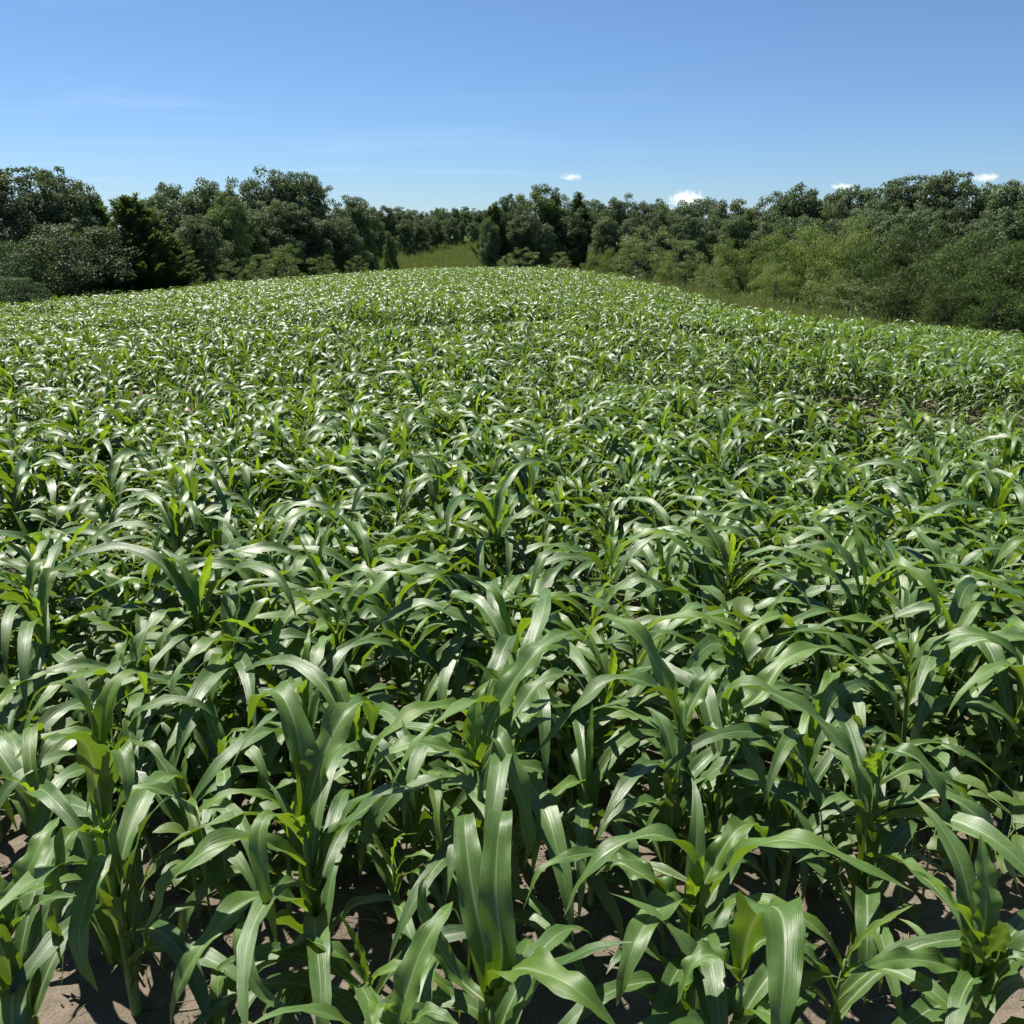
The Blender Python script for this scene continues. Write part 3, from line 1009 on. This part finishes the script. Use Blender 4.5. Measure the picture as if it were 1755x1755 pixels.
def oak_kind(seed, mat, nclump=46, leaves=260, H=10.0, Rx=3.0, low=.12, pointed=0.0, lsc=1.0, crad=(.55, .95), gap=.36, feather=0.0, zf=.8, nlobe=0):
    """broadleaf tree H tall: many leaf-sized faces in clumps round an uneven crown"""
    rs = np.random.default_rng(seed)
    cl = []
    k = 0
    lobes = []
    for m in range(nlobe):
        q = ((m + rs.uniform(.1, .9)) / nlobe) ** .72
        a = m * 2.4 + rs.uniform(-.6, .6)
        rad = Rx * rs.uniform(.42, .60)
        d = Rx * .64 * (1 if q < .45 else math.sqrt(max(0, 1 - ((q - .45) / .58) ** 2))) * rs.uniform(.75, 1.15)
        lobes.append((np.array([d * math.cos(a), d * math.sin(a), H * (.08 + .90 * q) - rad * (.75 * q + .15) * rs.uniform(.8, 1.5)]), rad))
    while len(cl) < nclump and k < 4000:
        k += 1
        z = rs.uniform(low, 1.0)
        q = (z - low) / (1 - low)
        prof = math.sin(math.pi * min(1, .16 + .84 * q ** .9)) ** .55 if pointed == 0 else (1 - q) ** .75 + .1
        prof = max(prof, .22)
        a = rs.uniform(0, 6.28)
        rr = Rx * prof * (.35 + .65 * math.sqrt(rs.random())) * (1 + .22 * math.sin(2 * a + seed) + .14 * math.sin(3 * a + 4 * z + seed))
        p = np.array([rr * math.cos(a), rr * math.sin(a), H * z])
        if lobes:
            lc, lr = lobes[rs.integers(len(lobes))]
            u1 = rs.normal(size=3)
            u1 /= np.linalg.norm(u1)
            u1[2] = abs(u1[2]) if rs.random() < .35 else u1[2]
            p = lc + u1 * lr * rs.uniform(.45, 1.0) * np.array([1, 1, 1.05])
            q = p[2] / H
            if p[2] < H * low:
                continue
        rad = rs.uniform(*crad) * (1.0 if q < .8 else .8)
        p[2] = min(p[2], H - rad * .6)
        if all(np.linalg.norm(p - c[0]) > gap * (rad + c[1]) for c in cl):
            cl.append((p, rad))
    C, D, Nn, Ln, Wd, lf = [], [], [], [], [], []
    for p, rad in cl:
        n = int(1.35 * leaves * rad ** 2)
        u = unit(n)
        u[:, 2] = np.where(rs.random(n) < .35, np.abs(u[:, 2]), u[:, 2])
        rr = rad * (.3 + .78 * rs.random(n) ** .6)
        pos = p + u * rr[:, None] * np.array([1.1, 1.1, zf])
        nn = u + unit(n) * .5 + np.array([0, 0, .5])
        C.append(pos)
        Nn.append(nn / np.linalg.norm(nn, axis=1, keepdims=True))
        if feather:
            ov = pos - np.array([0, 0, H * .1])
            ov /= np.linalg.norm(ov, axis=1, keepdims=True)
            D.append(unit(n) * .95 + ov * .7 + np.array([0, 0, .15]))
        else:
            D.append(unit(n) + np.array([0, 0, -.35]))
        Ln.append(lsc * rs.uniform(.13, .25, n) * (1 + feather))
        Wd.append(lsc * rs.uniform(.095, .17, n) * (1 - .45 * bool(feather)))
        base = np.full((n, 2), rs.random())
        base[:, 0] = np.clip(base[:, 0] * .5 + .5 * rs.random(n), 0, 1)
        base[:, 1] = rs.random(n)
        lf.append(base)
    crown = cards(np.concatenate(C), np.concatenate(D), np.concatenate(Nn), np.concatenate(Ln), np.concatenate(Wd), np.concatenate(lf), 'crown', mat)
    tb = MB()
    tube(tb, [(0, 0, -.4), (.05, .02, H * .2), (-.04, .05, H * .45), (0, 0, H * .8)], [.024 * H, .019 * H, .014 * H, .004 * H], 8)
    limbs(tb, (0, 0, H * .3), [c[0] * .92 for c in cl[:10]], .008 * H)
    limbs(tb, (0, 0, H * .5), [c[0] * .95 for c in cl[10:20]], .006 * H)
    return tb.mesh('trunk', [M_BARK]), crown, top_of(crown), Rx


def spray_kind(seed, mat, H, Rx, nb, per, rise, shape, clen, cwid, low=.03, curl=0.0, multi=False, gap=0.0, flat=0.0):
    """tree or bush of feathery boughs: needles / narrow leaves laid along each bough"""
    rs = np.random.default_rng(seed)
    tb = MB()
    if not multi:
        tube(tb, [(0, 0, -.3), (.02, 0, H * .5), (0, 0, H * .97)], [.16, .09, .015], 7)
    C, D, Nn, Ln, Wd, lf = [], [], [], [], [], []
    for b in range(nb):
        q = rs.random() ** (1.15 if not multi else 1.0)
        a = rs.uniform(0, 6.28)
        if multi:
            o = np.array([rs.normal() * Rx * .16, rs.normal() * Rx * .16, 0.0])
            e = R(rise + rs.uniform(-22, 26)) * (1 - .25 * q)
            L = shape(q) * H * rs.uniform(.75, 1.08)
        else:
            o = np.array([0, 0, H * (low + (1 - low) * q * .96)])
            e = R(rise + rs.uniform(-14, 14) + 22 * q)
            L = Rx * shape(q) * rs.uniform(.72, 1.12) / max(.35, math.cos(e))
        d = np.array([math.cos(a) * math.cos(e), math.sin(a) * math.cos(e), math.sin(e)])
        pts = []
        p = o.copy()
        dd = d.copy()
        for k in range(9):
            pts.append(p.copy())
            dd = dd + np.array([0, 0, curl / 9]) + rs.normal(size=3) * .03
            dd /= np.linalg.norm(dd)
            p = p + dd * L / 8
        pts = np.array(pts)
        if b % (2 if multi else 4) == 0:
            tube(tb, [tuple(pts[0]), tuple(pts[4]), tuple(pts[8])], [.035 if not multi else .028, .018, .005], 4)
        n = max(6, int(per * L))
        t = rs.uniform(.12, 1.0, n) ** .85 * 8
        i0 = np.minimum(t.astype(int), 7)
        f = (t - i0)[:, None]
        pos = pts[i0] * (1 - f) + pts[i0 + 1] * f
        ax = pts[i0 + 1] - pts[i0]
        ax /= np.linalg.norm(ax, axis=1, keepdims=True)
        off = unit(n)
        if flat:
            off[:, 2] *= (1 - flat)
        spread = (clen * (1.6 if multi else 2.0)) * (1.15 - .85 * t / 8)
        pos = pos + off * spread[:, None] * rs.random(n)[:, None]
        dr = ax * 1.0 + off * .75 + np.array([0, 0, curl * .3])
        nn = unit(n) * .6 + np.array([0, 0, 1.0]) + off * .3
        C.append(pos)
        D.append(dr)
        Nn.append(nn / np.linalg.norm(nn, axis=1, keepdims=True))
        Ln.append(clen * rs.uniform(.7, 1.3, n))
        Wd.append(cwid * rs.uniform(.7, 1.3, n))
        bb = np.stack([np.clip(.5 * rs.random() + .5 * rs.random(n), 0, 1), rs.random(n)], 1)
        lf.append(bb)
    crown = cards(np.concatenate(C), np.concatenate(D), np.concatenate(Nn), np.concatenate(Ln), np.concatenate(Wd), np.concatenate(lf), 'crown', mat)
    if not tb.v:
        tube(tb, [(0, 0, -.2), (0, 0, H * .4)], [.05, .02], 5)
    return tb.mesh('trunk', [M_BARK]), crown, top_of(crown), Rx


cone = lambda q: (1 - q) ** .85 + .06
KIND = {
    'oak': [oak_kind(1, M_OAK, 150, 330, 10, 3.0, .03, gap=.30, crad=(.45, .8), nlobe=10), oak_kind(2, M_OAK, 160, 320, 10, 3.3, .03, gap=.30, crad=(.45, .8), nlobe=12),
            oak_kind(3, M_OAK, 140, 340, 10, 2.8, .03, gap=.30, crad=(.45, .8), nlobe=9), oak_kind(4, M_OAK, 165, 310, 10, 3.5, .03, gap=.30, crad=(.45, .8), nlobe=13),
            oak_kind(31, M_OAK, 170, 330, 10, 3.1, .03, gap=.28, crad=(.42, .75), nlobe=11)],
    'light_oak': [oak_kind(5, M_OAK2, 160, 330, 10, 3.1, .03, gap=.30, crad=(.45, .8), nlobe=12), oak_kind(6, M_OAK2, 150, 330, 10, 2.8, .03, gap=.30, crad=(.45, .8), nlobe=10)],
    'open_oak': [oak_kind(21, M_OAK, 110, 320, 10, 3.0, .04, gap=.33, crad=(.42, .75), nlobe=9), oak_kind(22, M_OAK, 115, 320, 10, 2.8, .04, gap=.33, crad=(.42, .75), nlobe=10)],
    'cedar': [spray_kind(7, M_CEDAR, 7, 2.6, 190, 95, 30, cone, .27, .07, .03, .2, flat=.5), spray_kind(8, M_CEDAR, 7, 2.2, 180, 100, 34, cone, .26, .065, .03, .25, flat=.5)],
    'spire': [spray_kind(9, M_BRUSH, 9, 2.3, 210, 80, 14, lambda q: (1 - q) ** 1.05 + .05, .26, .07, .04, .15, flat=.4)],
    'olive': [oak_kind(10, M_OLIVE, 75, 560, 4.2, 2.2, .04, lsc=.55, crad=(.38, .68)), oak_kind(12, M_OLIVE, 70, 560, 4.2, 2.0, .04, lsc=.55, crad=(.38, .68))],
    'willow': [oak_kind(13, M_WILLOW, 44, 640, 4.0, 1.7, .03, lsc=.48, crad=(.34, .6), gap=.36, feather=.5, nlobe=5),
               oak_kind(14, M_WILLOW, 40, 640, 4.0, 1.5, .03, lsc=.48, crad=(.34, .6), gap=.36, feather=.5, nlobe=4),
               oak_kind(19, M_WILLOW, 48, 640, 4.0, 1.9, .03, lsc=.48, crad=(.34, .6), gap=.36, feather=.5, nlobe=6)],
    'brush': [oak_kind(15, M_BRUSH, 56, 620, 4.0, 2.0, .03, lsc=.5, crad=(.32, .6), gap=.36, feather=.7, nlobe=7),
              oak_kind(16, M_BRUSH, 60, 600, 4.0, 2.2, .03, lsc=.5, crad=(.32, .6), gap=.36, feather=.7, nlobe=6)],
    'sumac': [oak_kind(17, M_SUMAC, 46, 560, 3.0, 1.9, .04, lsc=.5, crad=(.28, .5), gap=.5, feather=.7, zf=.5),
              oak_kind(18, M_SUMAC, 42, 560, 3.0, 1.7, .04, lsc=.5, crad=(.28, .5), gap=.5, feather=.7, zf=.5),
              oak_kind(29, M_SUMAC, 50, 520, 3.0, 2.1, .04, lsc=.5, crad=(.26, .46), gap=.55, feather=.7, zf=.45)],
}
CAT = {'oak': ('oak_tree', 'tree'), 'light_oak': ('oak_tree', 'tree'), 'open_oak': ('oak_tree', 'tree'), 'cedar': ('cedar_tree', 'tree'),
       'spire': ('conifer_tree', 'tree'), 'olive': ('silvery_shrub', 'shrub'), 'willow': ('willow_shrub', 'shrub'),
       'brush': ('evergreen_shrub', 'shrub'), 'sumac': ('sumac_shrub', 'shrub')}
cnt = {}


def plant_tree(kind, px, topy, d, width=1.0, label=None, group=None, minh=1.0):
    t = at(px, topy, d)
    g = gz(t.x, d)
    Hh = max(minh, t.z - g)
    i = cnt.get(kind, 0)
    cnt[kind] = i + 1
    tm, cm, H, Rx = KIND[kind][i % len(KIND[kind])]
    nm, cat = CAT[kind]
    root = bpy.data.objects.new(nm, None)
    COL.objects.link(root)
    root.location = (t.x, d, g)
    root.rotation_euler.z = rng.uniform(0, 6.28)
    sz = Hh / H
    sx = sz * width
    root.scale = (sx, sx * rng.uniform(.92, 1.08), sz)
    obj('trunk', tm, root)
    obj('crown', cm, root)
    tag(root, label, cat, group)
    return root


T = plant_tree
LW = 'trees of the wood on the left'
RW = 'trees of the wood on the right'
FW = 'trees of the far wood in the middle'
# left wood
T('open_oak', -75, 300, 54, 1.1, 'dark broadleaf tree cut by the left picture edge behind the silvery bush', LW)
T('open_oak', 12, 288, 55, 1.0, 'tall dark oak with ragged open top nearest the left picture edge', LW)
T('open_oak', 90, 290, 58, .85, 'dark oak with two loose top clumps, second tall tree from the left edge', LW)
T('oak', 45, 345, 62, 1.0, 'dark oak filling the gap behind the two ragged trees at far left', LW)
T('oak', 128, 335, 66, .9, 'rounded dark oak standing behind and left of the big cedar', LW)
T('cedar', 222, 340, 53, 1.45, 'big dark feathery cedar with spreading boughs at the left field edge', LW)
T('cedar', 165, 345, 60, 1.1, 'dark cedar with thin tip just left of the big feathery cedar', LW)
T('cedar', 285, 400, 55, 1.35, 'low wide cedar at the right foot of the big feathery cedar', LW)
T('cedar', 120, 400, 52, 1.3, 'low dark cedar between the silvery bush and the big cedar', LW)
T('olive', 100, 385, 49, 1.2, 'broad silvery green bush in front of the far left trees', 'silvery bushes on the left')
T('olive', 180, 390, 51, 1.0, 'grey-green bush pressed against the left side of the big cedar', 'silvery bushes on the left')
T('olive', 22, 415, 47, 1.0, 'pale silvery bush at the left picture edge above the corn', 'silvery bushes on the left')
T('olive', 30, 475, 43.5, 1.2, 'small silvery bush low at the left picture edge', 'silvery bushes on the left')
T('oak', 274, 318, 78, .75, 'narrow oak rising behind the right shoulder of the big cedar', LW)
T('oak', 300, 322, 76, 1.00, 'dark oak just right of the narrow oak behind the big cedar', LW)
T('oak', 250, 342, 80, 0.94, 'dark oak seen over the top of the big cedar', LW)
T('oak', 352, 312, 78, 0.94, 'round topped oak in the middle of the left wood', LW)
T('light_oak', 380, 322, 74, .75, 'lighter green oak in front of the round topped oak on the left', LW)
T('oak', 330, 370, 68, 1.12, 'low dark oak at the wood edge right of the big cedar', LW)
T('oak', 412, 345, 82, 0.94, 'dark oak just left of the tallest pair on the left', LW)
T('oak', 445, 292, 90, 0.89, 'tallest rounded oak of the left wood', LW)
T('oak', 485, 296, 92, 0.89, 'tall rounded oak touching the right side of the tallest one', LW)
T('oak', 530, 302, 95, 0.83, 'tall dark oak at the right shoulder of the left wood', LW)
T('oak', 465, 345, 86, 1.12, 'dark lower oak below the tallest rounded pair', LW)
T('oak', 525, 360, 88, 1.12, 'dark lower oak at the field crest left of centre', LW)
T('oak', 568, 345, 100, 0.83, 'dark oak stepping down on the right flank of the left wood', LW)
T('oak', 600, 338, 106, 0.89, 'round dark oak standing apart near the right end of the left wood', LW)
T('oak', 632, 352, 112, 0.89, 'last dark oak at the right end of the left wood', LW)
T('oak', 585, 375, 96, 1.00, 'low dark oak beneath the right end of the left wood', LW)
T('light_oak', 668, 398, 82, .5, 'small pale tree standing alone on the crest beside the grassy slope', LW)
T('sumac', 488, 418, 68, 0.88, 'pale sumac with layered fronds on the crest below the left wood', 'sumac bushes along the left edge')
T('sumac', 445, 436, 66, 0.88, 'lower pale sumac left of the layered one', 'sumac bushes along the left edge')
T('sumac', 392, 444, 63, 0.64, 'small round pale bush alone at the left field edge', 'sumac bushes along the left edge')
T('sumac', 558, 436, 76, 0.56, 'tiny pointed pale bush on the crest under the dark oaks', 'sumac bushes along the left edge')
T('sumac', 612, 438, 78, 0.64, 'tiny pale bush on the crest near the small lone tree', 'sumac bushes along the left edge')
T('willow', 305, 462, 58, 0.65, 'small green bush at the foot of the cedars on the left edge', 'sumac bushes along the left edge')
# far wood in the middle
for i in range(15):
    T('oak' if i % 3 else 'light_oak', 640 + i * 17 + rng.uniform(-5, 5), 359 + rng.uniform(-5, 5), 168 + i * 4 + rng.uniform(-6, 10), .95,
      'far oak in the even hazy wood behind the grassy slope', FW)
for i in range(8):
    T('oak', 690 + i * 20 + rng.uniform(-5, 5), 376 + rng.uniform(-6, 6), 154 + i * 6.5 + rng.uniform(-3, 3), .95,
      'lower far tree at the foot of the wood above the grassy slope', FW)
# right of the grassy slope
T('cedar', 845, 352, 86, .8, 'dark cedar at the right end of the grassy slope', RW)
T('open_oak', 866, 334, 88, .6, 'narrow ragged tree left of the light rounded tree at centre right', RW)
T('oak', 838, 375, 84, .6, 'low dark tree at the very edge of the grassy slope', RW)
T('oak', 885, 352, 87, .7, 'dark oak in front of the narrow ragged tree', RW)
T('light_oak', 918, 318, 92, .85, 'large light green rounded tree right of the gap', RW)
T('light_oak', 955, 328, 93, .7, 'light green tree joined to the right of the large rounded one', RW)
T('spire', 991, 334, 92, 1.5, 'dark pointed conifer standing out right of the light trees', RW)
T('oak', 935, 385, 84, .8, 'dark low tree beneath the large light rounded tree', RW)
T('oak', 975, 350, 91, .9, 'dark tree filling in left behind the pointed conifer', RW)
T('oak', 1005, 346, 94, .9, 'dark tree filling in right behind the pointed conifer', RW)
T('oak', 900, 365, 85, .95, 'dark bushy tree under the left shoulder of the large light tree', RW)
T('oak', 1015, 365, 92, .8, 'dark tree beside the right foot of the pointed conifer', RW)
ridge = [(1022, 345, 104), (1050, 342, 106), (1078, 336, 108), (1108, 350, 106), (1140, 345, 108), (1172, 348, 106), (1205, 342, 106), (1240, 347, 104),
         (1275, 344, 102), (1310, 342, 102), (1345, 332, 100), (1385, 320, 98), (1422, 330, 98), (1460, 328, 94), (1500, 320, 92), (1545, 304, 88),
         (1592, 300, 87), (1640, 298, 85), (1692, 312, 84), (1738, 316, 82), (1790, 314, 80), (1850, 316, 78)]
for i, (px, ty, d) in enumerate(ridge):
    T('open_oak' if 13 < i < 19 else ('oak' if i % 4 else 'light_oak'), px, ty, d, .8,
      'tall oak of the right wood, %s from the left along its skyline' % (ORD[i + 1] if i + 1 < len(ORD) else 'near the right edge, number %d' % (i + 1)) if i < 20
      else ['dark oak at the right picture edge behind the evergreen brush', 'dark oak beyond the right picture edge'][i - 20], RW)
for i in range(17):
    px = 1040 + i * 47 + rng.uniform(-8, 8)
    T('oak', px, 372 + rng.uniform(-10, 8) - (8 if px > 1450 else 0), 88 - i * 1.0 + rng.uniform(-2, 2), .9,
      'lower oak in the second rank of the right wood beneath its skyline trees', RW)
# bushes along the right edge of the field
RB = 'bushes along the right field edge'
T('sumac', 895, 424, 80, 0.88, 'pale bush low on the crest left of the pointed conifer', RB)
T('sumac', 868, 438, 78, 0.80, 'smallest pale bush at the end of the grassy slope', RB)
T('sumac', 962, 432, 77, 0.88, 'pale low bush below the pointed conifer', RB)
T('willow', 1012, 428, 73, 0.65, 'green bush on the crest right of the pointed conifer', RB)
T('willow', 1042, 426, 70, 0.65, 'rounded green bush just left of the tall layered sumac', RB)
T('sumac', 1118, 388, 64, 0.92, 'tall pale sumac with layered fronds at centre right', RB)
T('sumac', 1090, 410, 63, 0.80, 'lower pale sumac in front of the tall layered one', RB)
T('sumac', 1178, 412, 62, 0.80, 'round pale bush right of the tall layered sumac', RB)
T('willow', 1145, 436, 60, 0.86, 'low green bush at the foot of the layered sumac', RB)
T('willow', 1252, 410, 57, 0.76, 'light green dome-shaped willow bush at the right field edge', RB)
T('willow', 1225, 440, 55, 0.79, 'low green bush left of the dome-shaped willow bush', RB)
T('willow', 1300, 412, 56, 0.72, 'green willow bush between the dome and the tallest ones', RB)
T('willow', 1352, 390, 53, 0.72, 'tall light willow bush, left of the three tallest', RB)
T('willow', 1400, 384, 52, 0.72, 'tall light willow bush, middle of the three tallest', RB)
T('willow', 1450, 372, 53, 0.72, 'tallest light green willow bush on the right', RB)
T('willow', 1480, 386, 52, 0.65, 'light willow bush leaning right beside the tallest', RB)
T('willow', 1332, 450, 50, 0.86, 'low green bush under the tall willow bushes', RB)
T('willow', 1425, 445, 48, 0.94, 'low wide green bush in front of the tallest willow bush', RB)
T('sumac', 1462, 478, 43, 0.96, 'small pale fronded bush low before the willow bushes', RB)
T('sumac', 1215, 470, 52, 0.96, 'small pale bush before the dome-shaped willow bush', RB)
T('brush', 1525, 398, 46, 0.80, 'dark evergreen bush right of the willow bushes', RB)
T('brush', 1580, 386, 45, 0.88, 'tall dark feathery evergreen bush on the right', RB)
T('brush', 1640, 408, 43, 0.88, 'dark feathery evergreen bush near the right edge', RB)
T('brush', 1692, 400, 41, 0.88, 'dark evergreen bush second from the right edge', RB)
T('brush', 1745, 415, 39, 0.96, 'dark evergreen bush cut by the right picture edge', RB)
T('brush', 1805, 405, 38, 0.96, 'dark evergreen bush beyond the right picture edge', RB)
T('brush', 1560, 450, 42, 1.04, 'low dark feathery bush at the foot of the tall evergreen bush', RB)
T('brush', 1640, 470, 39, 1.04, 'low dark feathery bush beside the corn on the right', RB)
T('brush', 1715, 480, 37, 1.04, 'low dark bush beside the corn nearest the right edge', RB)


# ------------------------------------------------------------------ grass along the field edges
def tuft(seed, H, n):
    r = random.Random(seed)
    mb = MB()
    for i in range(n):
        a = r.uniform(0, 6.28)
        o = Vector((r.gauss(0, .09), r.gauss(0, .09), 0))
        L = H * r.uniform(.55, 1.1)
        lean = r.uniform(.05, .5)
        d = Vector((math.cos(a), math.sin(a), 0))
        h = Vector((-d.y, d.x, 0)) * r.uniform(.006, .012)
        p0, p1, p2 = o, o + d * L * lean * .3 + Vector((0, 0, L * .6)), o + d * L * lean + Vector((0, 0, L * .95))
        q = r.random()
        mb.add([p0 - h, p0 + h, p1 + h * .8, p1 - h * .8, p2], [(0, 1, 2, 3), (3, 2, 4)], None, (q, r.random(), 0))
        if r.random() < .12:
            mb.add([p2 - h * 1.6, p2 + h * 1.6, p2 + Vector((0, 0, .14)) + d * .04], [(0, 1, 2)], None, (1, .8, 0))
    return mb.mesh('grass_tuft', [M_GRASS], False)


tk = [tuft(70 + i, .75, 46) for i in range(4)]
P, Rr, S, Ix = [], [], [], []


def put(X, Yy, s):
    P.append((X, Yy, gz(X, Yy) - .02))
    Rr.append((0, 0, rng.uniform(0, 6.28)))
    S.append((s, s, s * rng.uniform(.8, 1.25)))
    Ix.append(rng.randrange(4))


k = 0
while k < 7000:
    X, Yy = rng.uniform(-40, 34), rng.uniform(14, 92)
    if in_poly(X, Yy, FIELD):
        continue
    dd = poly_dist(X, Yy, FIELD)
    if dd < (10 if X > 0 else 6) and rng.random() < math.exp(-dd / 4):
        if X > 15.5 and rng.random() < .75:
            continue
        put(X, Yy, rng.uniform(.6, 1.25))
        k += 1
for i in range(5200):
    Yy = rng.uniform(112, 205)
    X = rng.uniform(-.16, -.02) * Yy + rng.uniform(-6, 6)
    put(X, Yy, rng.uniform(.8, 1.5))
scatter('tall_grass', tk, P, Rr, S, Ix, 'tall yellow-green grass along the field edges and on the far slope', 'grass')


# ------------------------------------------------------------------ clouds
def cloud_material():
    m, nt = new_mat('cloud')
    n = N(nt)
    tcn = n('ShaderNodeTexCoord')
    g = tcn.outputs['Object']
    x = n('ShaderNodeTexNoise', {'Vector': g, 'Scale': .11, 'Detail': 5.0, 'Roughness': .62}).outputs[0]
    q = n('ShaderNodeVectorMath', {0: tcn.outputs['Generated'], 1: (-.5, -.5, -.32)}, operation='ADD').outputs[0]
    r_ = n('ShaderNodeVectorMath', {0: q}, operation='LENGTH').outputs['Value']
    e = n.math('ADD', n.math('SUBTRACT', .40, r_), n.math('MULTIPLY', n.math('SUBTRACT', x, .5), 1.5))
    d = n.map(e, 0, .5, 0, .12)
    p = n('ShaderNodeVolumePrincipled', {'Color': c4(1, 1, 1), 'Density': d, 'Anisotropy': .2})
    n('ShaderNodeOutputMaterial', {1: p.outputs[0]})
    return m


M_CLOUD = cloud_material()


def lumpy(seed, w, h):
    import bmesh
    r = random.Random(seed)
    bm = bmesh.new()
    bmesh.ops.create_icosphere(bm, subdivisions=4, radius=1.0)
    k = [(Vector((r.gauss(0, 1), r.gauss(0, 1), r.gauss(0, 1))), r.uniform(0, 6)) for _ in range(9)]
    for v in bm.verts:
        p = v.co.copy()
        s = 1 + sum(.09 * math.sin(3.2 * p.dot(a) + b) for a, b in k)
        s *= 1 - .25 * max(0, p.x) * .8
        v.co = Vector((p.x * w * .5 * s, p.y * w * .4 * s, (p.z if p.z > 0 else p.z * .35) * h * .8 * s))
    me = bpy.data.meshes.new('cloud')
    bm.to_mesh(me)
    bm.free()
    me.materials.append(M_CLOUD)
    return me


CD = 1600.0
for i, (px, py, wpx, hpx, lb) in enumerate([
        (980, 306, 40, 14, 'small round white cloud floating alone above the trees at centre'),
        (1182, 345, 74, 30, 'largest small white cloud resting on the treetops right of centre'),
        (1446, 322, 44, 16, 'flat little white cloud peeping over the right wood'),
        (1690, 307, 50, 16, 'white cloud half hidden behind the tall oaks at far right')]):
    c = at(px, py, CD)
    s = CD / 1.07 / FPX
    o = obj('cloud', lumpy(60 + i, wpx * s, hpx * s))
    o.location = c
    tag(o, lb, 'cloud', 'small white clouds over the trees')

# ------------------------------------------------------------------ light and sky
SUN_EL, SUN_AZ = R(59), R(-42)        # ahead of the camera, a little to the left
sd = Vector((math.sin(SUN_AZ) * math.cos(SUN_EL), math.cos(SUN_AZ) * math.cos(SUN_EL), math.sin(SUN_EL)))
sun = bpy.data.lights.new('sun', 'SUN')
sun.energy = 5.0
sun.angle = R(.55)
sun.color = (1, .95, .87)
so = bpy.data.objects.new('sun', sun)
COL.objects.link(so)
so.rotation_euler = sd.to_track_quat('Z', 'Y').to_euler()

w = bpy.data.worlds.new('World')
SC.world = w
w.use_nodes = True
nt = w.node_tree
nt.nodes.clear()
n = N(nt)
sky = n('ShaderNodeTexSky', sky_type='NISHITA')
sky.sun_disc = False
sky.sun_elevation = SUN_EL
sky.sun_rotation = SUN_AZ
sky.altitude = 200
sky.air_density = 1.0
sky.dust_density = .1
sky.ozone_density = 3.0
tc = n('ShaderNodeTexCoord').outputs['Generated']
sx = n('ShaderNodeSeparateXYZ', {0: tc})
inv = n.math('DIVIDE', 1.0, n.math('MAXIMUM', sx.outputs[2], .03))
cx = n.math('MULTIPLY', sx.outputs[0], inv)
cy = n.math('MULTIPLY', sx.outputs[1], inv)
cv = n('ShaderNodeCombineXYZ', {0: n.math('MULTIPLY', cx, .16), 1: n.math('MULTIPLY', cy, .42), 2: 3.1})
cn = n('ShaderNodeTexNoise', {'Vector': cv.outputs[0], 'Scale': 1.0, 'Detail': 7.0, 'Roughness': .55, 'Distortion': .6}).outputs[0]
left = n.map(sx.outputs[0], -.55, .15, 1.0, .15)
cf = n.math('MULTIPLY', n.map(cn, .53, .80, 0, .3), left, clamp=True)
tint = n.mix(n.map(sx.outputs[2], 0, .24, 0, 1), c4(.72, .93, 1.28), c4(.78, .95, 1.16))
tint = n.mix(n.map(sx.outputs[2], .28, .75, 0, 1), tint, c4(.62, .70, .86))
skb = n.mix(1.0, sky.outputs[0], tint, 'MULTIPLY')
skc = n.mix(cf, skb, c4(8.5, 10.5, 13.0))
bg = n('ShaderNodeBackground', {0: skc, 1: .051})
n('ShaderNodeOutputWorld', {0: bg.outputs[0]})

# ------------------------------------------------------------------ render settings
SC.view_settings.view_transform = 'Standard'
SC.view_settings.look = 'None'
SC.view_settings.exposure = 0.9
SC.view_settings.gamma = 1.0
SC.render.engine = 'CYCLES'
cy_ = SC.cycles
cy_.max_bounces = 12
cy_.diffuse_bounces = 2
cy_.glossy_bounces = 2
cy_.transmission_bounces = 4
cy_.transparent_max_bounces = 6
cy_.volume_bounces = 12
cy_.sample_clamp_indirect = 8
cy_.caustics_reflective = False
cy_.caustics_refractive = False
cy_.use_denoising = True
